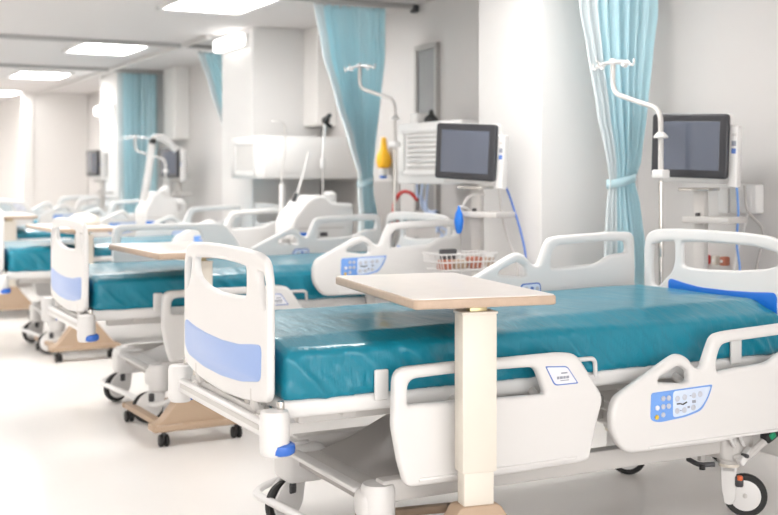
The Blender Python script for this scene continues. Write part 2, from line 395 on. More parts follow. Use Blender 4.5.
def side_rail(root, sgn, kind, raised):
    """sgn -1: the side towards the camera; kind foot or head"""
    d = .305 if raised else 0.
    v = sgn*RAIL
    b = MB()
    if kind == 'foot': b.prism(lift(FOOT, d), [lift(FOOT_H, d)], .042, .016, UZ(v), 'white', 3)
    else: b.prism(lift(HEAD, d), [lift(HEAD_H1, d), lift(HEAD_H2, d)], .042, .016, UZ(v), 'white', 3)
    # moulded lower ledge
    u0, u1 = (.47, 1.09) if kind == 'foot' else (1.40, 2.10)
    b.box(((u0+u1)/2, v+sgn*.012, .362+d), (u1-u0, .03, .012), 'white', .005)
    r = b.build('side_rail', root)
    # linkage carrying the rail
    for u in ((.66, .98) if kind == 'foot' else (1.62, 2.0)):
        k = MB()
        k.tube([(u, sgn*.415, .585), (u, sgn*.455, .575), (u, v-sgn*.024, .50+d*.55)], .016, 'lgrey', 8, .02)
        k.box((u, v-sgn*.03, .50+d*.5), (.06, .02, .16), 'lgrey', .006)
        k.build('rail_arm', r)
    face = v+sgn*.0215
    if kind == 'head':
        p = MB()
        p.prism(lift(PANEL, d), [], .003, .001, UZ(face), 'ctrl_blue', 1)
        p.prism(lift(PLITE, d), [], .0045, .001, UZ(face), 'ctrl_light', 1)
        def btn(u, z, m='button', rr=.0085):
            p.lathe([(rr, 0), (rr, .0035), (rr*.7, .0055), (0, .0055)], (u-.022, face+sgn*.001, z+.004+d), (0, sgn, 0), m, 14)
        for u in (1.487, 1.512):
            for z in (.528, .499): btn(u, z, 'button', .0095)
        btn(1.487, .470, 'button', .009); btn(1.460, .497, 'sticker', .009); btn(1.458, .464, 'yellow', .0085)
        for u, z in ((1.552, .522), (1.586, .524), (1.629, .527), (1.659, .529)): btn(u, z, 'button', .0105)
        for u, z in ((1.551, .478), (1.585, .478), (1.627, .483)): btn(u, z, 'button', .0105)
        # little bed pictogram and print
        p.tube([(1.528, face+sgn*.003, .507+d), (1.543, face+sgn*.003, .507+d), (1.556, face+sgn*.003, .503+d), (1.574, face+sgn*.003, .510+d)], .0026, 'black', 6)
        p.box((1.583, face+sgn*.003, .491+d), (.010, .002, .008), 'ink'); p.box((1.608, face+sgn*.003, .509+d), (.016, .002, .010), 'ink')
        for u, z in ((1.591, .531), (1.546, .482)): p.box((u, face+sgn*.003, z+d), (.006, .002, .003), 'ink')
        p.build('control_panel', r)
        # patient-side keypad: outlined pale plate with small keys
        fi = v-sgn*.0215
        q = MB()
        o1 = rnd([(a_[0]-.035,)+tuple(a_[1:]) for a_ in [(1.600, .545, .01), (1.700, .548, .02), (1.705, .458, .01), (1.600, .456, .02), (1.575, .500, .01)]], .02)
        i1 = rnd([(a_[0]-.035,)+tuple(a_[1:]) for a_ in [(1.605, .539, .01), (1.695, .542, .018), (1.699, .464, .01), (1.603, .462, .018), (1.582, .500, .01)]], .018)
        q.prism(lift(o1, d), [], .003, .001, UZ(fi), 'ctrl_line', 1)
        q.prism(lift(i1, d), [], .0045, .001, UZ(fi), 'ctrl_light', 1)
        q.box((1.503, fi, .500+d), (.08, .004, .005), 'ctrl_line')
        for u in (1.588, 1.617, 1.645):
            for z in (.522, .495, .472):
                q.lathe([(.0085, 0), (.0085, .004), (0, .004)], (u, fi-sgn*.001, z+d), (0, -sgn, 0), 'ctrl_line' if (u+z)*1000 % 2 > 1 else 'button', 12)
        q.build('keypad', r)
    else:
        s_ = MB()
        o1 = rnd([(.956, .686, .006), (1.047, .680, .012), (1.094, .617, .006), (.994, .617, .014)], .01)
        i1 = rnd([(.961, .682, .006), (1.045, .6765, .012), (1.087, .621, .006), (.997, .621, .013)], .01)
        s_.prism(lift(o1, d), [], .003, .001, UZ(face), 'ctrl_line', 1)
        s_.prism(lift(i1, d), [], .0045, .001, UZ(face), 'sticker', 1)
        s_.box((1.033, face+sgn*.0015, .658+d), (.026, .002, .005), 'ink')
        for u, w in ((1.008, .010), (1.021, .012), (1.034, .010), (1.047, .012)):
            s_.box((u, face+sgn*.0015, .643+d), (w, .002, .009), 'ink', .0)
        s_.box((1.035, face+sgn*.0015, .633+d), (.036, .002, .003), 'ink')
        s_.build('label_plate', r)
    return r

def board(root, u, name, zoff=0., head=False):
    pts = [(.425, .640, .03), (.425, 1.005), (.40, 1.068, .05), (.33, 1.086), (.20, 1.092), (0, 1.094), (-.20, 1.092), (-.33, 1.086), (-.40, 1.068, .05), (-.425, 1.005), (-.425, .628, .018), (-.34, .615), (-.2, .600), (0, .590), (.2, .600), (.34, .617)]
    main = [(.295, 1.032, .03), (.14, 1.040), (0, 1.042), (-.14, 1.040), (-.235, 1.034, .015), (-.235, .940, .015), (-.11, .932), (.04, .929), (.17, .940), (.262, .962), (.295, .99, .03)]
    sl = lambda s: [(s*.330, 1.030, .012), (s*.388, 1.022, .02), (s*.405, .99, .02), (s*.402, .91, .01), (s*.378, .92, .01), (s*.345, .965)]
    slots = [sl(1), sl(-1)]
    if head:
        main = [(.172, 1.036, .03), (0, 1.042), (-.25, 1.040), (-.385, 1.020, .04), (-.388, .97, .02), (-.32, .950), (-.15, .932), (0, .925), (.10, .924), (.172, .930, .03)]
        slots = [[(.215, 1.034, .02), (.30, 1.032), (.372, 1.016, .04), (.378, .93), (.372, .835, .03), (.335, .822, .02), (.29, .855, .02), (.235, .90), (.215, .95)]]
    b = MB()
    b.prism(rnd(lift(pts, zoff), .04, 6), [rnd(lift(main, zoff), .02)]+[rnd(lift(q, zoff), .015) for q in slots], .028, .011, VZ(u), 'white', 3)
    o = b.build(name, root)
    pl = [(.402, .700, .03), (.405, .800, .012), (.30, .784), (.172, .774), (0, .770), (-.172, .777), (-.30, .794), (-.376, .800, .018), (-.368, .685, .022), (-.19, .658), (0, .648), (.19, .652), (.36, .672, .02)]
    if head:
        pl = [(.25, .70, .02), (.255, .872, .012), (.15, .856), (.05, .846), (-.1, .846), (-.25, .852), (-.385, .862, .012), (-.385, .70, .02), (0, .66)]
    p = MB()
    p.prism(rnd(lift(pl, zoff), .03, 6), [], .034, .002, VZ(u), 'vivid' if head else 'blue', 1)
    q = p.build('blue_panel', o); q['label'] = 'vivid blue strip panel' if head else 'pale blue curved panel'
    return o

def rbox(d, r, n, seed, wr):
    """rounded box with gentle dents and creases, centred; n = cells per axis"""
    b = MB(); b.mi('teal')
    bm = b.bm
    hx, hy, hz = [x/2 for x in d]
    def key(p): return (round(p[0], 5), round(p[1], 5), round(p[2], 5))
    vs = {}
    def V(p):
        k = key(p)
        if k not in vs: vs[k] = bm.verts.new(p)
        return vs[k]
    def face(o, a, c, na, nc):
        for i in range(na):
            for j in range(nc):
                q = [o+a*(i/na)+c*(j/nc), o+a*((i+1)/na)+c*(j/nc), o+a*((i+1)/na)+c*((j+1)/nc), o+a*(i/na)+c*((j+1)/nc)]
                bm.faces.new([V(x) for x in q])
    X, Y, Z = Vector((d[0], 0, 0)), Vector((0, d[1], 0)), Vector((0, 0, d[2])); O = Vector((-hx, -hy, -hz))
    nx, ny, nz = n
    face(O, Y, X, ny, nx); face(O+Z, X, Y, nx, ny); face(O, X, Z, nx, nz); face(O+Y, Z, X, nz, nx); face(O, Z, Y, nz, ny); face(O+X, Y, Z, ny, nz)
    for v in bm.verts:
        p = v.co.copy()
        q = Vector((max(-hx+r, min(hx-r, p.x)), max(-hy+r, min(hy-r, p.y)), max(-hz+r, min(hz-r, p.z))))
        dd = p-q
        if dd.length > 1e-6: p = q+dd.normalized()*min(r, max(abs(dd.x), abs(dd.y), abs(dd.z)))
        nrm = dd.normalized() if dd.length > 1e-6 else Vector((0, 0, 0))
        side = abs(p.y) > hy-r-1e-4
        end = abs(p.x) > hx-r-1e-4
        off = 0.
        if side:
            t = p.z/hz
            fold = noise.noise(Vector((p.x*9+p.z*9+seed, p.z*4, seed)))
            fold2 = noise.noise(Vector((p.x*22+p.z*26+seed*2, p.z*6, 3+seed)))
            w = (1-max(0, t))*.7+.3
            rid = 1-2*abs(noise.noise(Vector((p.x*13+p.z*11+seed, p.z*5+p.x*2, 8+seed))))
            off = wr*(fold*.8+fold2*.4-.75*max(0, rid-.45))*w + wr*.5*noise.noise(Vector((p.x*3, p.z*25, seed)))*(.4 if t < 0 else .1)
            p.y += math.copysign(off, p.y)
        if end:
            p.x += math.copysign(wr*.8*noise.noise(Vector((p.y*14, p.z*20+p.y*6, seed))), p.x)
        if v.co.z > 0:
            k = min(1., max(0., (p.y+hy)/.16)); k = k*k*(3-2*k)
            p.z += (.020*k+.026*k*max(0, (p.x+hx)/(2*hx)))*min(1., v.co.z/(hz*.7))
        if v.co.z > hz-1e-4:
            p.z += .0035*noise.noise(Vector((p.x*3, p.y*3, seed+5)))+.0016*noise.noise(Vector((p.x*4, p.y*16+p.x*2, seed)))
        v.co = p
    return b

def mattress(root, seed):
    L = 2.105
    b = rbox((L, .85, .165), .028, (220, 34, 18), seed, .020)
    # piping seams
    o = b.build('mattress', root, smooth=70, loc=(.065+L/2, 0, .703))
    return o

def caster(root, u, v, yaw, brake=False):
    c = MB()
    c.lathe([(0, .205), (.040, .205), (.046, .212), (.046, .235), (.056, .245), (.058, .30), (.052, .315), (0, .318)] if not brake else [(0, .172), (.048, .172), (.056, .182), (.058, .30), (.052, .315), (0, .318)], (u, v, 0), (0, 0, 1), 'lgrey' if not brake else 'whitemetal', 24)
    c.cyl((u, v, .192), (0, 0, 1), .040, .016, 'cream', 24)
    dx, dy = math.cos(yaw), math.sin(yaw)
    # fork: hood leaning back to the axle
    ax = Vector((u+dx*.060, v+dy*.060, .0835))
    side = Vector((-dy, dx, 0))
    rot = Matrix.Rotation(yaw, 3, 'Z')
    for s in (-1, 1):
        fp = rnd([(-.030, .195), (.026, .195), (.028, .12), (.024, .07, .02), (.010, .045, .02), (-.018, .05, .02), (-.030, .12)], .015)
        if brake: fp = rnd([(-.035, .18), (.045, .18), (.100, .145), (.126, .09), (.112, .045), (.075, .022), (.02, .03), (-.018, .07)], .04)
        m = Matrix.Translation((u, v, 0)) @ rot.to_4x4() @ UZ(s*.024)
        c.prism(fp, [], .012, .004, m, 'white', 2)
    c.box((u, v, .185), (.06, .06, .03), 'white', .008, rot)
    co = c.build('caster', root)
    w = MB()
    w.lathe([(0, -.016), (.055, -.016), (.064, -.012), (.068, -.004), (.068, .004), (.064, .012), (.055, .016), (0, .016)], ax, side, 'white', 32)
    w.cyl(ax-side*.022, side, .009, .044, 'lgrey', 12)
    w.build('wheel', co)
    t = MB()
    t.lathe([(.066, -.014), (.078, -.014), (.083, -.008), (.0835, 0), (.083, .008), (.078, .014), (.066, .014)], ax, side, 'black', 40)
    t.build('tyre', co)
    k = MB()
    tt = ax + Vector((-dx*.022, -dy*.022, .058)) - side*.03*(1 if side.y > 0 else -1)
    k.box(tt, (.032, .018, .045), 'dgrey', .008, rot)
    k.box(tt+Vector((0, -.004, .014)), (.022, .018, .02), 'orange' if not brake else 'dgrey', .006, rot)
    k.build('wheel_lock', co)
    return co

def bed(lab, Yc, states, seed, tidy=True):
    root = thing('hospital_bed', lab, 'hospital bed', (1.294 if Yc < 4 else 1.33, Yc, 0), 0, 'row of hospital beds')
    # deck
    b = MB()
    for s in (-1, 1): b.box((1.10, s*.405, .600), (2.10, .05, .056), 'white', .016, seg=3)
    for u in (.075, 2.13): b.box((u, 0, .600), (.05, .84, .056), 'white', .016, seg=3)
    for u0, u1 in ((.11, .62), (.64, 1.05), (1.07, 1.33), (1.35, 2.10)): b.box(((u0+u1)/2, 0, .608), (u1-u0, .78, .022), 'whitemetal', .006)
    for u in (.3, .85, 1.2, 1.8): b.box((u, 0, .575), (.05, .78, .04), 'lgrey', .006)
    for s in (-1, 1): b.box((1.1, s*.30, .555), (1.9, .04, .05), 'lgrey', .006)
    deck = b.build('deck_frame', root)
    for u, s in ((.36, -1), (.36, 1)):
        MB().box((u+.03, s*.437, .655), (.05, .014, .10), 'white', .012, seg=3).build('mattress_stop', deck)
    MB().box((1.915, -.437, .665), (.055, .014, .12), 'white', .010, seg=3).build('mattress_stop', deck)
    for u, s in ((1.19, -1), (1.19, 1), (2.02, 1)):
        if True:
            r_ = MB(); r_.tube([(u-.06, s*.438, .612), (u-.055, s*.441, .678), (u+.05, s*.441, .678), (u+.056, s*.438, .612)], .0085, 'white', 8, .02)
            r_.box((u, s*.434, .612), (.15, .012, .02), 'white', .005)
            r_.build('mattress_retainer', deck)
    mattress(root, seed)
    board(root, .017, 'footboard'); board(root, 2.20, 'headboard', 0., True)
    # posts carrying both boards
    for v in (-.28, .28):
        b = MB(); b.tube([(.02, v, .65), (.02, v, .585), (.09, v, .585)], .018, 'lgrey', 10, .02); b.build('board_post', root)
        b = MB(); b.tube([(2.20, v, .66), (2.20, v, .585), (2.12, v, .585)], .018, 'lgrey', 10, .02); b.build('board_post', root)
    for v in (-.36, -.18, .05, .22):
        b = MB(); b.lathe([(0, 0), (.016, 0), (.018, .012), (.010, .02), (0, .022)], (.035, v, .585), (0, 0, 1), 'chrome', 12); b.build('bolt', root)
    b = MB(); b.box((.045, 0, .572), (.05, .80, .03), 'lgrey', .008); b.build('foot_crossbar', root)
    b = MB(); b.box((2.245, .40, .56), (.20, .05, .03), 'lgrey', .006)
    b.box((2.30, .43, .55), (.05, .07, .05), 'lgrey', .01)
    b.lathe([(0, .50), (.024, .50), (.024, .60), (.016, .60), (.016, .59), (0, .59)], (2.306, .444, 0), (0, 0, 1), 'lgrey', 16)
    b.build('pole_socket', root)
    # bumpers and the bar between them
    b = MB()
    b.box((.002-.0, 0, .545), (.035, .92, .052), 'white', .012, seg=3)
    b.box((-.017, 0, .551), (.006, .80, .016), 'lgrey', .002)
    for v in (-.33, .33): b.box((.04, v, .562), (.07, .045, .03), 'lgrey', .006)
    b.build('bumper_bar', root)
    for s in (-1, 1):
        c = MB()
        c.lathe([(0, .478), (.036, .478), (.043, .486), (.046, .50), (.046, .60), (.041, .614), (0, .618)], (.006, s*.475, 0), (0, 0, 1), 'white', 28)
        c.cyl((.028, s*.47, .61), (0, 0, 1), .012, .03, 'chrome', 12)
        o = c.build('bumper', root)
        r_ = MB(); r_.lathe([(0, .482), (.036, .482), (.044, .488), (.046, .500), (.044, .512), (.036, .517), (0, .517)], (.022, s*.484, 0), (0, 0, 1), 'bumperblue', 24)
        r_.build('bumper_roller', o)
    for (k, sg), up in states.items(): side_rail(root, sg, k, up)
    # base: two long beams, cross beams, end castings
    b = MB()
    for s in (-1, 1): b.box((1.20, s*.36, .292), (1.56, .06, .075), 'lgrey', .010)
    b.box((.46, 0, .262), (.10, .70, .045), 'lgrey', .010)
    b.box((.38, 0, .285), (.05, .60, .018), 'whitemetal', .006)
    b.box((1.98, 0, .29), (.10, .70, .07), 'lgrey', .010)
    for s in (-1, 1):
        b.prism(rnd([(1.88, .235, .02), (1.88, .345, .02), (2.03, .345, .03), (2.05, .26, .03), (2.02, .215, .02), (1.94, .215, .02)], .02), [], .11, .012, UZ(s*.35), 'lgrey', 2)
        b.box((.385 if s < 0 else .435, s*.335, .245 if s < 0 else .235), (.06, .10, .10) if s < 0 else (.17, .15, .14), 'whitemetal', .03, seg=4)
    b.build('base_frame', root)
    # sloping lift cover and the lift mechanism under the deck
    b = MB()
    b.prism(rnd([(.40, .232, .01), (.40, .262, .02), (.60, .315), (1.06, .520, .02), (1.14, .520, .02), (1.14, .470, .02), (.80, .315), (.50, .232, .01)], .03), [], .56, .014, UZ(-.0), 'grey', 3)
    b.build('lift_cover', root)
    b = MB()
    for s in (-1, 1):
        b.box((1.62, s*.22, .43), (.70, .03, .06), 'lgrey', .008, Matrix.Rotation(.40*1, 3, 'Y'))
    b.box((1.25, 0, .42), (.16, .42, .30), 'grey', .02)
    b.tube([(1.2, .1, .36), (1.75, .1, .50)], .03, 'lgrey', 14)
    b.box((1.24, -.31, .50), (.22, .10, .05), 'grey', .01)
    b.build('lift_mechanism', root)
    # control box under the deck
    MB().box((.80, -.16, .530), (.20, .24, .05), 'white', .012).build('control_box', root)
    for u in (.42, 1.99):
        for s in (-1, 1): caster(root, u-(.03 if u > 1 else 0), s*.355, (-.78 if u > 1 else PI+.35*s), u < 1)
    # brake bar looping out at the foot
    b = MB()
    b.tube([(.56, -.43, .17), (.38, -.455, .105), (.28, .465, .105), (.52, .455, .17), (.48, .38, .20)], .017, 'white', 10, .09, flat=.8)
    b.build('foot_brake_bar', root)
    b = MB()
    b.tube([(1.94, -.40, .235), (1.98, -.435, .245), (2.02, -.45, .285), (2.075, -.45, .308)], .016, 'lgrey', 8, .03)
    b.box((1.97, -.43, .245), (.08, .03, .03), 'white', .008, Matrix.Rotation(-.7, 3, 'Y'))
    b.cyl((1.96, -.455, .25), (0, 1, 0), .008, .03, 'dgrey', 10)
    for u in (1.84, 1.89): b.tube([(u+.06, -.415, .345), (u+.065, -.43, .30), (u+.085, -.42, .285)], .007, 'white', 6, .02)
    o = b.build('brake_lever', root)
    MB().box((2.075, -.452, .320), (.075, .045, .045), 'black', .018, Matrix.Rotation(-.45, 3, 'Y'), seg=4).build('brake_pedal', o)
    k = MB().box((2.068, -.476, .323), (.03, .012, .024), 'green', .008, Matrix.Rotation(-.45, 3, 'Y')).build('green_pad', o); k['label'] = 'green pad on the brake pedal'
    b = MB(); b.tube([(1.80, -.30, .225), (1.80, -.36, .215), (1.86, -.38, .215)], .010, 'dgrey', 8, .02)
    b.cyl((1.79, -.39, .205), (0, 0, 1), .012, .018, 'black', 12); b.box((1.84, -.33, .24), (.02, .02, .04), 'lgrey')
    b.build('floor_lever', root)
    return root

F_, H_ = 'foot', 'head'
beds = [
 ('nearest hospital bed, teal mattress, both near side rails lowered, table column in front', 3.731, {(F_, -1): 0, (H_, -1): 0, (F_, 1): 0, (H_, 1): 1}, 1.3),
 ('second hospital bed, teal mattress, one rounded near head rail raised behind the nearest bed', 6.40, {(F_, -1): 0, (H_, -1): 1, (F_, 1): 1, (H_, 1): 1}, 7.7),
 ('third hospital bed, teal mattress seen on both sides of the second footboard', 9.07, {(F_, -1): 0, (H_, -1): 1, (F_, 1): 0, (H_, 1): 1}, 4.1),
 ('fourth hospital bed, teal mattress glimpsed over the third bed', 11.74, {(F_, -1): 0, (H_, -1): 1, (F_, 1): 0, (H_, 1): 1}, 2.9),
 ('farthest hospital bed, almost hidden behind the tan table at the picture edge', 14.41, {(F_, -1): 1, (H_, -1): 1, (F_, 1): 1, (H_, 1): 1}, 9.2),
]
for lab, y, st, sd in beds: bed(lab, y, st, sd)

# ------------------------------------------------------------------ overbed tables (origin on the floor under the column)
def overbed_table(lab, loc, rz):
    t = thing('overbed_table', lab, 'overbed table', loc, rz, 'overbed tables')
    # local: x along the bed, y across it (top reaches over the bed)
    pts = rnd([(-.235, -.085, .02), (.245, -.085, .02), (.245, .80, .02), (-.235, .80, .02)], .02)
    MB().prism(pts, [], .030, .006, XY(.935), 'edge', 2).build('tabletop', t)
    top = t.children[0]
    inn = rnd([(-.231, -.081, .02), (.241, -.081, .02), (.241, .796, .02), (-.231, .796, .02)], .02)
    MB().prism(inn, [], .003, .001, XY(.9505), 'lam', 1).build('laminate_top', top)
    b = MB()
    b.box((0, .08, .910), (.05, .16, .02), 'brass', .003); b.box((0, 0, .905), (.06, .05, .03), 'brass', .004)
    b.tube([(-.02, .01, .905), (-.10, .03, .912), (-.13, .06, .915)], .006, 'chrome', 8, .02)
    b.build('height_lever', t)
    b = MB(); b.box((0, 0, .645), (.118, .072, .50), 'cream', .006)
    b.box((0, 0, .897), (.122, .076, .008), 'cream', .002)
    b.build('column_sleeve', t)
    MB().box((0, 0, .34), (.102, .058, .14), 'cream', .004).build('column', t)
    b = MB()
    # peaked cover, sloping down on both sides, and a long runner reaching under the bed
    b.prism(rnd([(-.235, .085, .01), (-.235, .11, .01), (-.20, .125, .02), (-.085, .265, .02), (-.068, .293, .015), (.068, .293, .015), (.085, .265, .02), (.20, .125, .02), (.235, .11, .01), (.235, .085, .01)], .01), [], .085, .006, UZ(0), 'tan', 2)
    b.box((0, -.005, .093), (.50, .11, .035), 'tan', .008)
    b.box((-.17, .33, .088), (.05, .64, .03), 'tan', .008); b.box((.17, .33, .088), (.05, .64, .03), 'tan', .008)
    b.box((0, .64, .088), (.40, .04, .03), 'tan', .008)
    for s in (-1, 1): b.box((s*.17, -.0535, .108), (.13, .012, .010), 'edge', .003)
    b.build('base', t)
    for x, y in ((-.19, -.02), (.19, -.02), (-.17, .62), (.17, .62)):
        c = MB(); c.cyl((x, y, .05), (0, 0, 1), .012, .035, 'dgrey', 12)
        for s in (-1, 1): c.cyl((x+s*.014-.009, y, .030), (1, 0, 0), .030, .018, 'black', 20, .005)
        c.cyl((x-.02, y, .03), (1, 0, 0), .012, .04, 'dgrey', 10)
        c.build('table_caster', t)
    return t
overbed_table('cream overbed table beside the nearest bed, ivory top over its teal mattress', (1.920, 3.100, 0), math.radians(-8.8))
overbed_table('cream overbed table whose top shows past the nearest footboard, standing at the second bed', (1.805, 5.53, 0), math.radians(2))
overbed_table('overbed table standing at the third bed, tan base under the second bed footboard', (1.87, 8.36, 0), math.radians(3))
overbed_table('overbed table standing at the fourth bed, tan peaked base at the picture edge', (1.80, 11.13, 0), 0)
overbed_table('farthest overbed table, a thin tan line above the fourth bed', (1.75, 13.8, 0), 0)

# ------------------------------------------------------------------ drip poles
def iv_pole(lab, loc, rz, dz):
    t = thing('drip_pole', lab, 'drip stand', loc, rz, 'drip poles')
    b = MB(); b.tube([(0, 0, .59), (0, 0, 1.33+dz)], .010, 'chrome', 12)
    b.cyl((0, 0, .95), (0, 0, 1), .014, .13, 'chrome', 12)
    b.build('lower_pole', t)
    b = MB()
    b.tube([(0, 0, 1.30+dz), (0, 0, 1.635+dz), (0, .353, 1.735+dz), (0, .353, 1.885+dz)], .0125, 'lgrey', 12, .06)
    b.lathe([(0, 0), (.014, 0), (.034, .004), (.034, .010), (.016, .03), (0, .03)], (0, 0, 1.50+dz), (0, 0, 1), 'white', 20)
    b.build('upper_pole', t)
    b = MB(); b.box((-.005, -.005, 1.335+dz), (.05, .075, .04), 'white', .008); b.build('clamp', t)
    b = MB()
    b.lathe([(0, 0), (.018, 0), (.022, .012), (.012, .03), (0, .032)], (0, .353, 1.875+dz), (0, 0, 1), 'white', 16)
    b.tube([(0, .23, 1.875+dz), (0, .29, 1.885+dz), (0, .353, 1.889+dz), (0, .41, 1.885+dz), (0, .475, 1.875+dz)], .009, 'white', 8)
    for s, ys in ((-1, (.232, .29)), (1, (.415, .474))):
        for y in ys: b.tube([(0, y, 1.88+dz), (0, y+s*.02, 1.858+dz), (0, y+s*.036, 1.866+dz), (0, y+s*.040, 1.893+dz)], .0055, 'white', 6, .015)
    for x in (-.08, .08):
        b.tube([(0, .353, 1.886+dz), (x*.8, .353, 1.878+dz), (x, .353, 1.865+dz), (x*1.25, .353, 1.89+dz)], .0055, 'white', 6, .015)
    b.build('hook_cross', t)
    return t
iv_pole('white bent drip pole with hooks in front of the curtain beside the nearest monitor', (3.600, 4.175, 0), 0, .0)
iv_pole('white bent drip pole with hooks in front of the middle curtain, at the second bed', (3.600, 6.844, 0), math.radians(16), .20)
iv_pole('faint white drip pole in front of the farthest curtain', (3.600, 12.184, 0), math.radians(52), -.14)

# ------------------------------------------------------------------ monitors on stands
def monitor(lab, loc, rz, roll=.035, tray=True, w=.388, h=.302, tilt=0.0, pole_dy=0., zc=1.468):
    t = thing('monitor_stand', lab, 'monitor', loc, rz, 'monitors on wheeled stands')
    R = Matrix.Rotation(roll, 3, 'X') @ Matrix.Rotation(tilt, 3, 'Y')
    def pl(b, w_, h_, t_, x, m, bev, rad=.02, dy=0., dz=0.):
        pts = rnd([(-w_/2, -h_/2), (w_/2, -h_/2), (w_/2, h_/2), (-w_/2, h_/2)], rad)
        mm = Matrix.Translation((0, 0, zc)) @ R.to_4x4() @ Matrix.Translation((x, dy, dz)) @ VZ(0)
        b.prism(pts, [], t_, bev, mm, m, 2)
    b = MB(); pl(b, w, h, .03, -.09, 'bezel', .008); bz = b.build('screen_bezel', t)
    b = MB(); pl(b, w*.80, h*.76, .006, -.1035, 'screen', .001, .004); b.build('display', bz)
    b = MB(); pl(b, w*.98, h*1.02, .035, -.058, 'white', .01); pl(b, w*.84, h*1.0, .10, .0, 'white', .02, dy=.02, dz=-.025); b.build('housing', t)
    b = MB(); pl(b, .046, h*.95, .05, -.05, 'white', .008, .008, dy=-w/2-.014, dz=-.045)
    for k, z in enumerate((.055, .015, -.02)):
        pl(b, .022, .024 if k else .012, .054, -.05, ('lgrey', 'ink', 'ctrl_line')[k], .001, .002, dy=-w/2-.018, dz=z)
    b.build('side_module', t)
    b = MB(); b.box((.02, pole_dy, .71), (.05, .062, 1.10), 'lgrey', .01); b.box((.0, pole_dy, 1.262), (.12, .16, .016), 'chrome', .004)
    b.build('pole', t)
    b = MB()
    for k in range(5):
        a = 2*PI*k/5+.3; e = Vector((.02+.18*math.cos(a), pole_dy+.18*math.sin(a), .075))
        b.tube([(.02, pole_dy, .13), e], [.03, .02], 'lgrey', 8)
        b.cyl(e+Vector((-.011, 0, -.040)), (1, 0, 0), .035, .022, 'black', 16); b.tube([e, e+Vector((0, 0, -.03))], .01, 'dgrey', 6)
    b.lathe([(0, .06), (.05, .06), (.05, .16), (.03, .18), (0, .18)], (.02, pole_dy, 0), (0, 0, 1), 'lgrey', 18)
    b.build('base', t)
    if tray:
        b = MB(); b.box((-.01, pole_dy-.085, 1.118), (.20, .24, .030), 'lgrey', .008)
        b.box((-.01, pole_dy, 1.14), (.02, .02, .02), 'dgrey', .004)
        b.build('tray', t)
    return t
m1 = monitor('large dark-framed monitor on white stand behind the nearest headboard', (3.85, 4.195, 0), math.radians(21), pole_dy=.0)
m2 = monitor('dark-framed monitor on white stand with blue bag, in front of the louvred cabinet', (3.30, 5.33, 0), math.radians(24), roll=.055, zc=1.455)
m3 = monitor('small grey-screened monitor beside the far white machine with the bent arm', (3.85, 12.58, 0), math.radians(8), 0, w=.46, h=.34)
m4 = monitor('tiny farthest grey-screened monitor in front of the white end wall', (3.21, 13.5, 0), math.radians(4), 0, w=.44, h=.30)

# hoses and cables of the near monitors
def hose(lab, pts, r, m, name='hose', cat='hose'):
    b = MB(); P = [Vector(p) for p in pts]
    # Catmull-Rom through the points
    out = []
    Q = [P[0]*2-P[1]]+P+[P[-1]*2-P[-2]]
    for a, b_, c, d in zip(Q, Q[1:], Q[2:], Q[3:]):
        for k in range(8):
            t = k/8; out.append(.5*((2*b_)+(c-a)*t+(2*a-5*b_+4*c-d)*t*t+(3*b_-a-3*c+d)*t**3))
    out.append(P[-1]); b.tube(out, r, m, 8)
    o = b.build(name); return tag(o, lab, cat)
hose('thin blue hose dropping from the monitor that stands before the louvred cabinet', [(3.43, 5.24, 1.28), (3.455, 5.22, 1.20), (3.462, 5.13, 1.02), (3.462, 5.08, .86), (3.45, 5.06, .6)], .0065, 'ctrl_line')
hose('thin grey hose dropping beside the blue hose under the second monitor', [(3.41, 5.27, 1.28), (3.42, 5.26, 1.14), (3.43, 5.22, 1.0), (3.445, 5.14, .84), (3.44, 5.12, .6)], .0065, 'lgrey')
hose('bent grey breathing hose above the tray under the second monitor', [(3.23, 5.36, 1.10), (3.235, 5.34, 1.18), (3.27, 5.32, 1.222), (3.34, 5.30, 1.225)], .008, 'lgrey')
hose('blue cable hanging from the nearest monitor past its tray', [(4.02, 4.12, 1.28), (4.03, 4.12, 1.15), (4.03, 4.13, 1.0), (4.05, 4.13, .85), (4.02, 4.14, .6)], .0055, 'ctrl_blue', 'cable', 'cable')
hose('dark cable hanging beside the blue cable of the nearest monitor', [(4.04, 4.09, 1.28), (4.05, 4.08, 1.16), (4.11, 4.04, 1.06), (4.10, 4.07, .9), (4.08, 4.12, .6)], .006, 'grey', 'cable', 'cable')
hose('white power cord dropping from the socket box behind the nearest bed', [(4.12, 4.15, 1.15), (4.10, 4.16, 1.05), (4.09, 4.19, .95), (4.1, 4.24, .8), (4.1, 4.3, .6)], .006, 'white', 'power_cord', 'cord')

b = MB(); b.lathe([(0, 0), (.11, 0), (.125, .02), (.11, .06), (.06, .085), (0, .092)], (1.96, 8.78, .953), (0, 0, 1), 'cream', 24)
tag(b.build('cloth_bundle'), 'cream domed cloth bundle on the overbed table at the third bed', 'bundle')
# blue breathing bag hung on the second monitor stand
b = MB(); b.lathe([(0, 0), (.012, .003), (.022, .03), (.026, .07), (.020, .11), (.010, .128), (.006, .15), (0, .15)], (3.165, 5.28, 1.015), (0, 0, 1), 'vivid', 16)
tag(b.build('breathing_bag'), 'small bright blue bag hanging by the tray of the second monitor', 'breathing bag')
b = MB(); b.tube([(3.30, 5.33, 1.10), (3.23, 5.30, 1.15), (3.165, 5.28, 1.163)], .007, 'lgrey', 8, .02); b.tube([(3.165, 5.28, 1.168), (3.165, 5.28, 1.14)], .005, 'lgrey', 8)
ob = b.build('hanger_arm', m2); ob.matrix_parent_inverse = Matrix.Translation((3.30, 5.33, 0)) @ Matrix.Rotation(math.radians(24), 4, 'Z'); ob.matrix_parent_inverse = ob.matrix_parent_inverse.inverted()
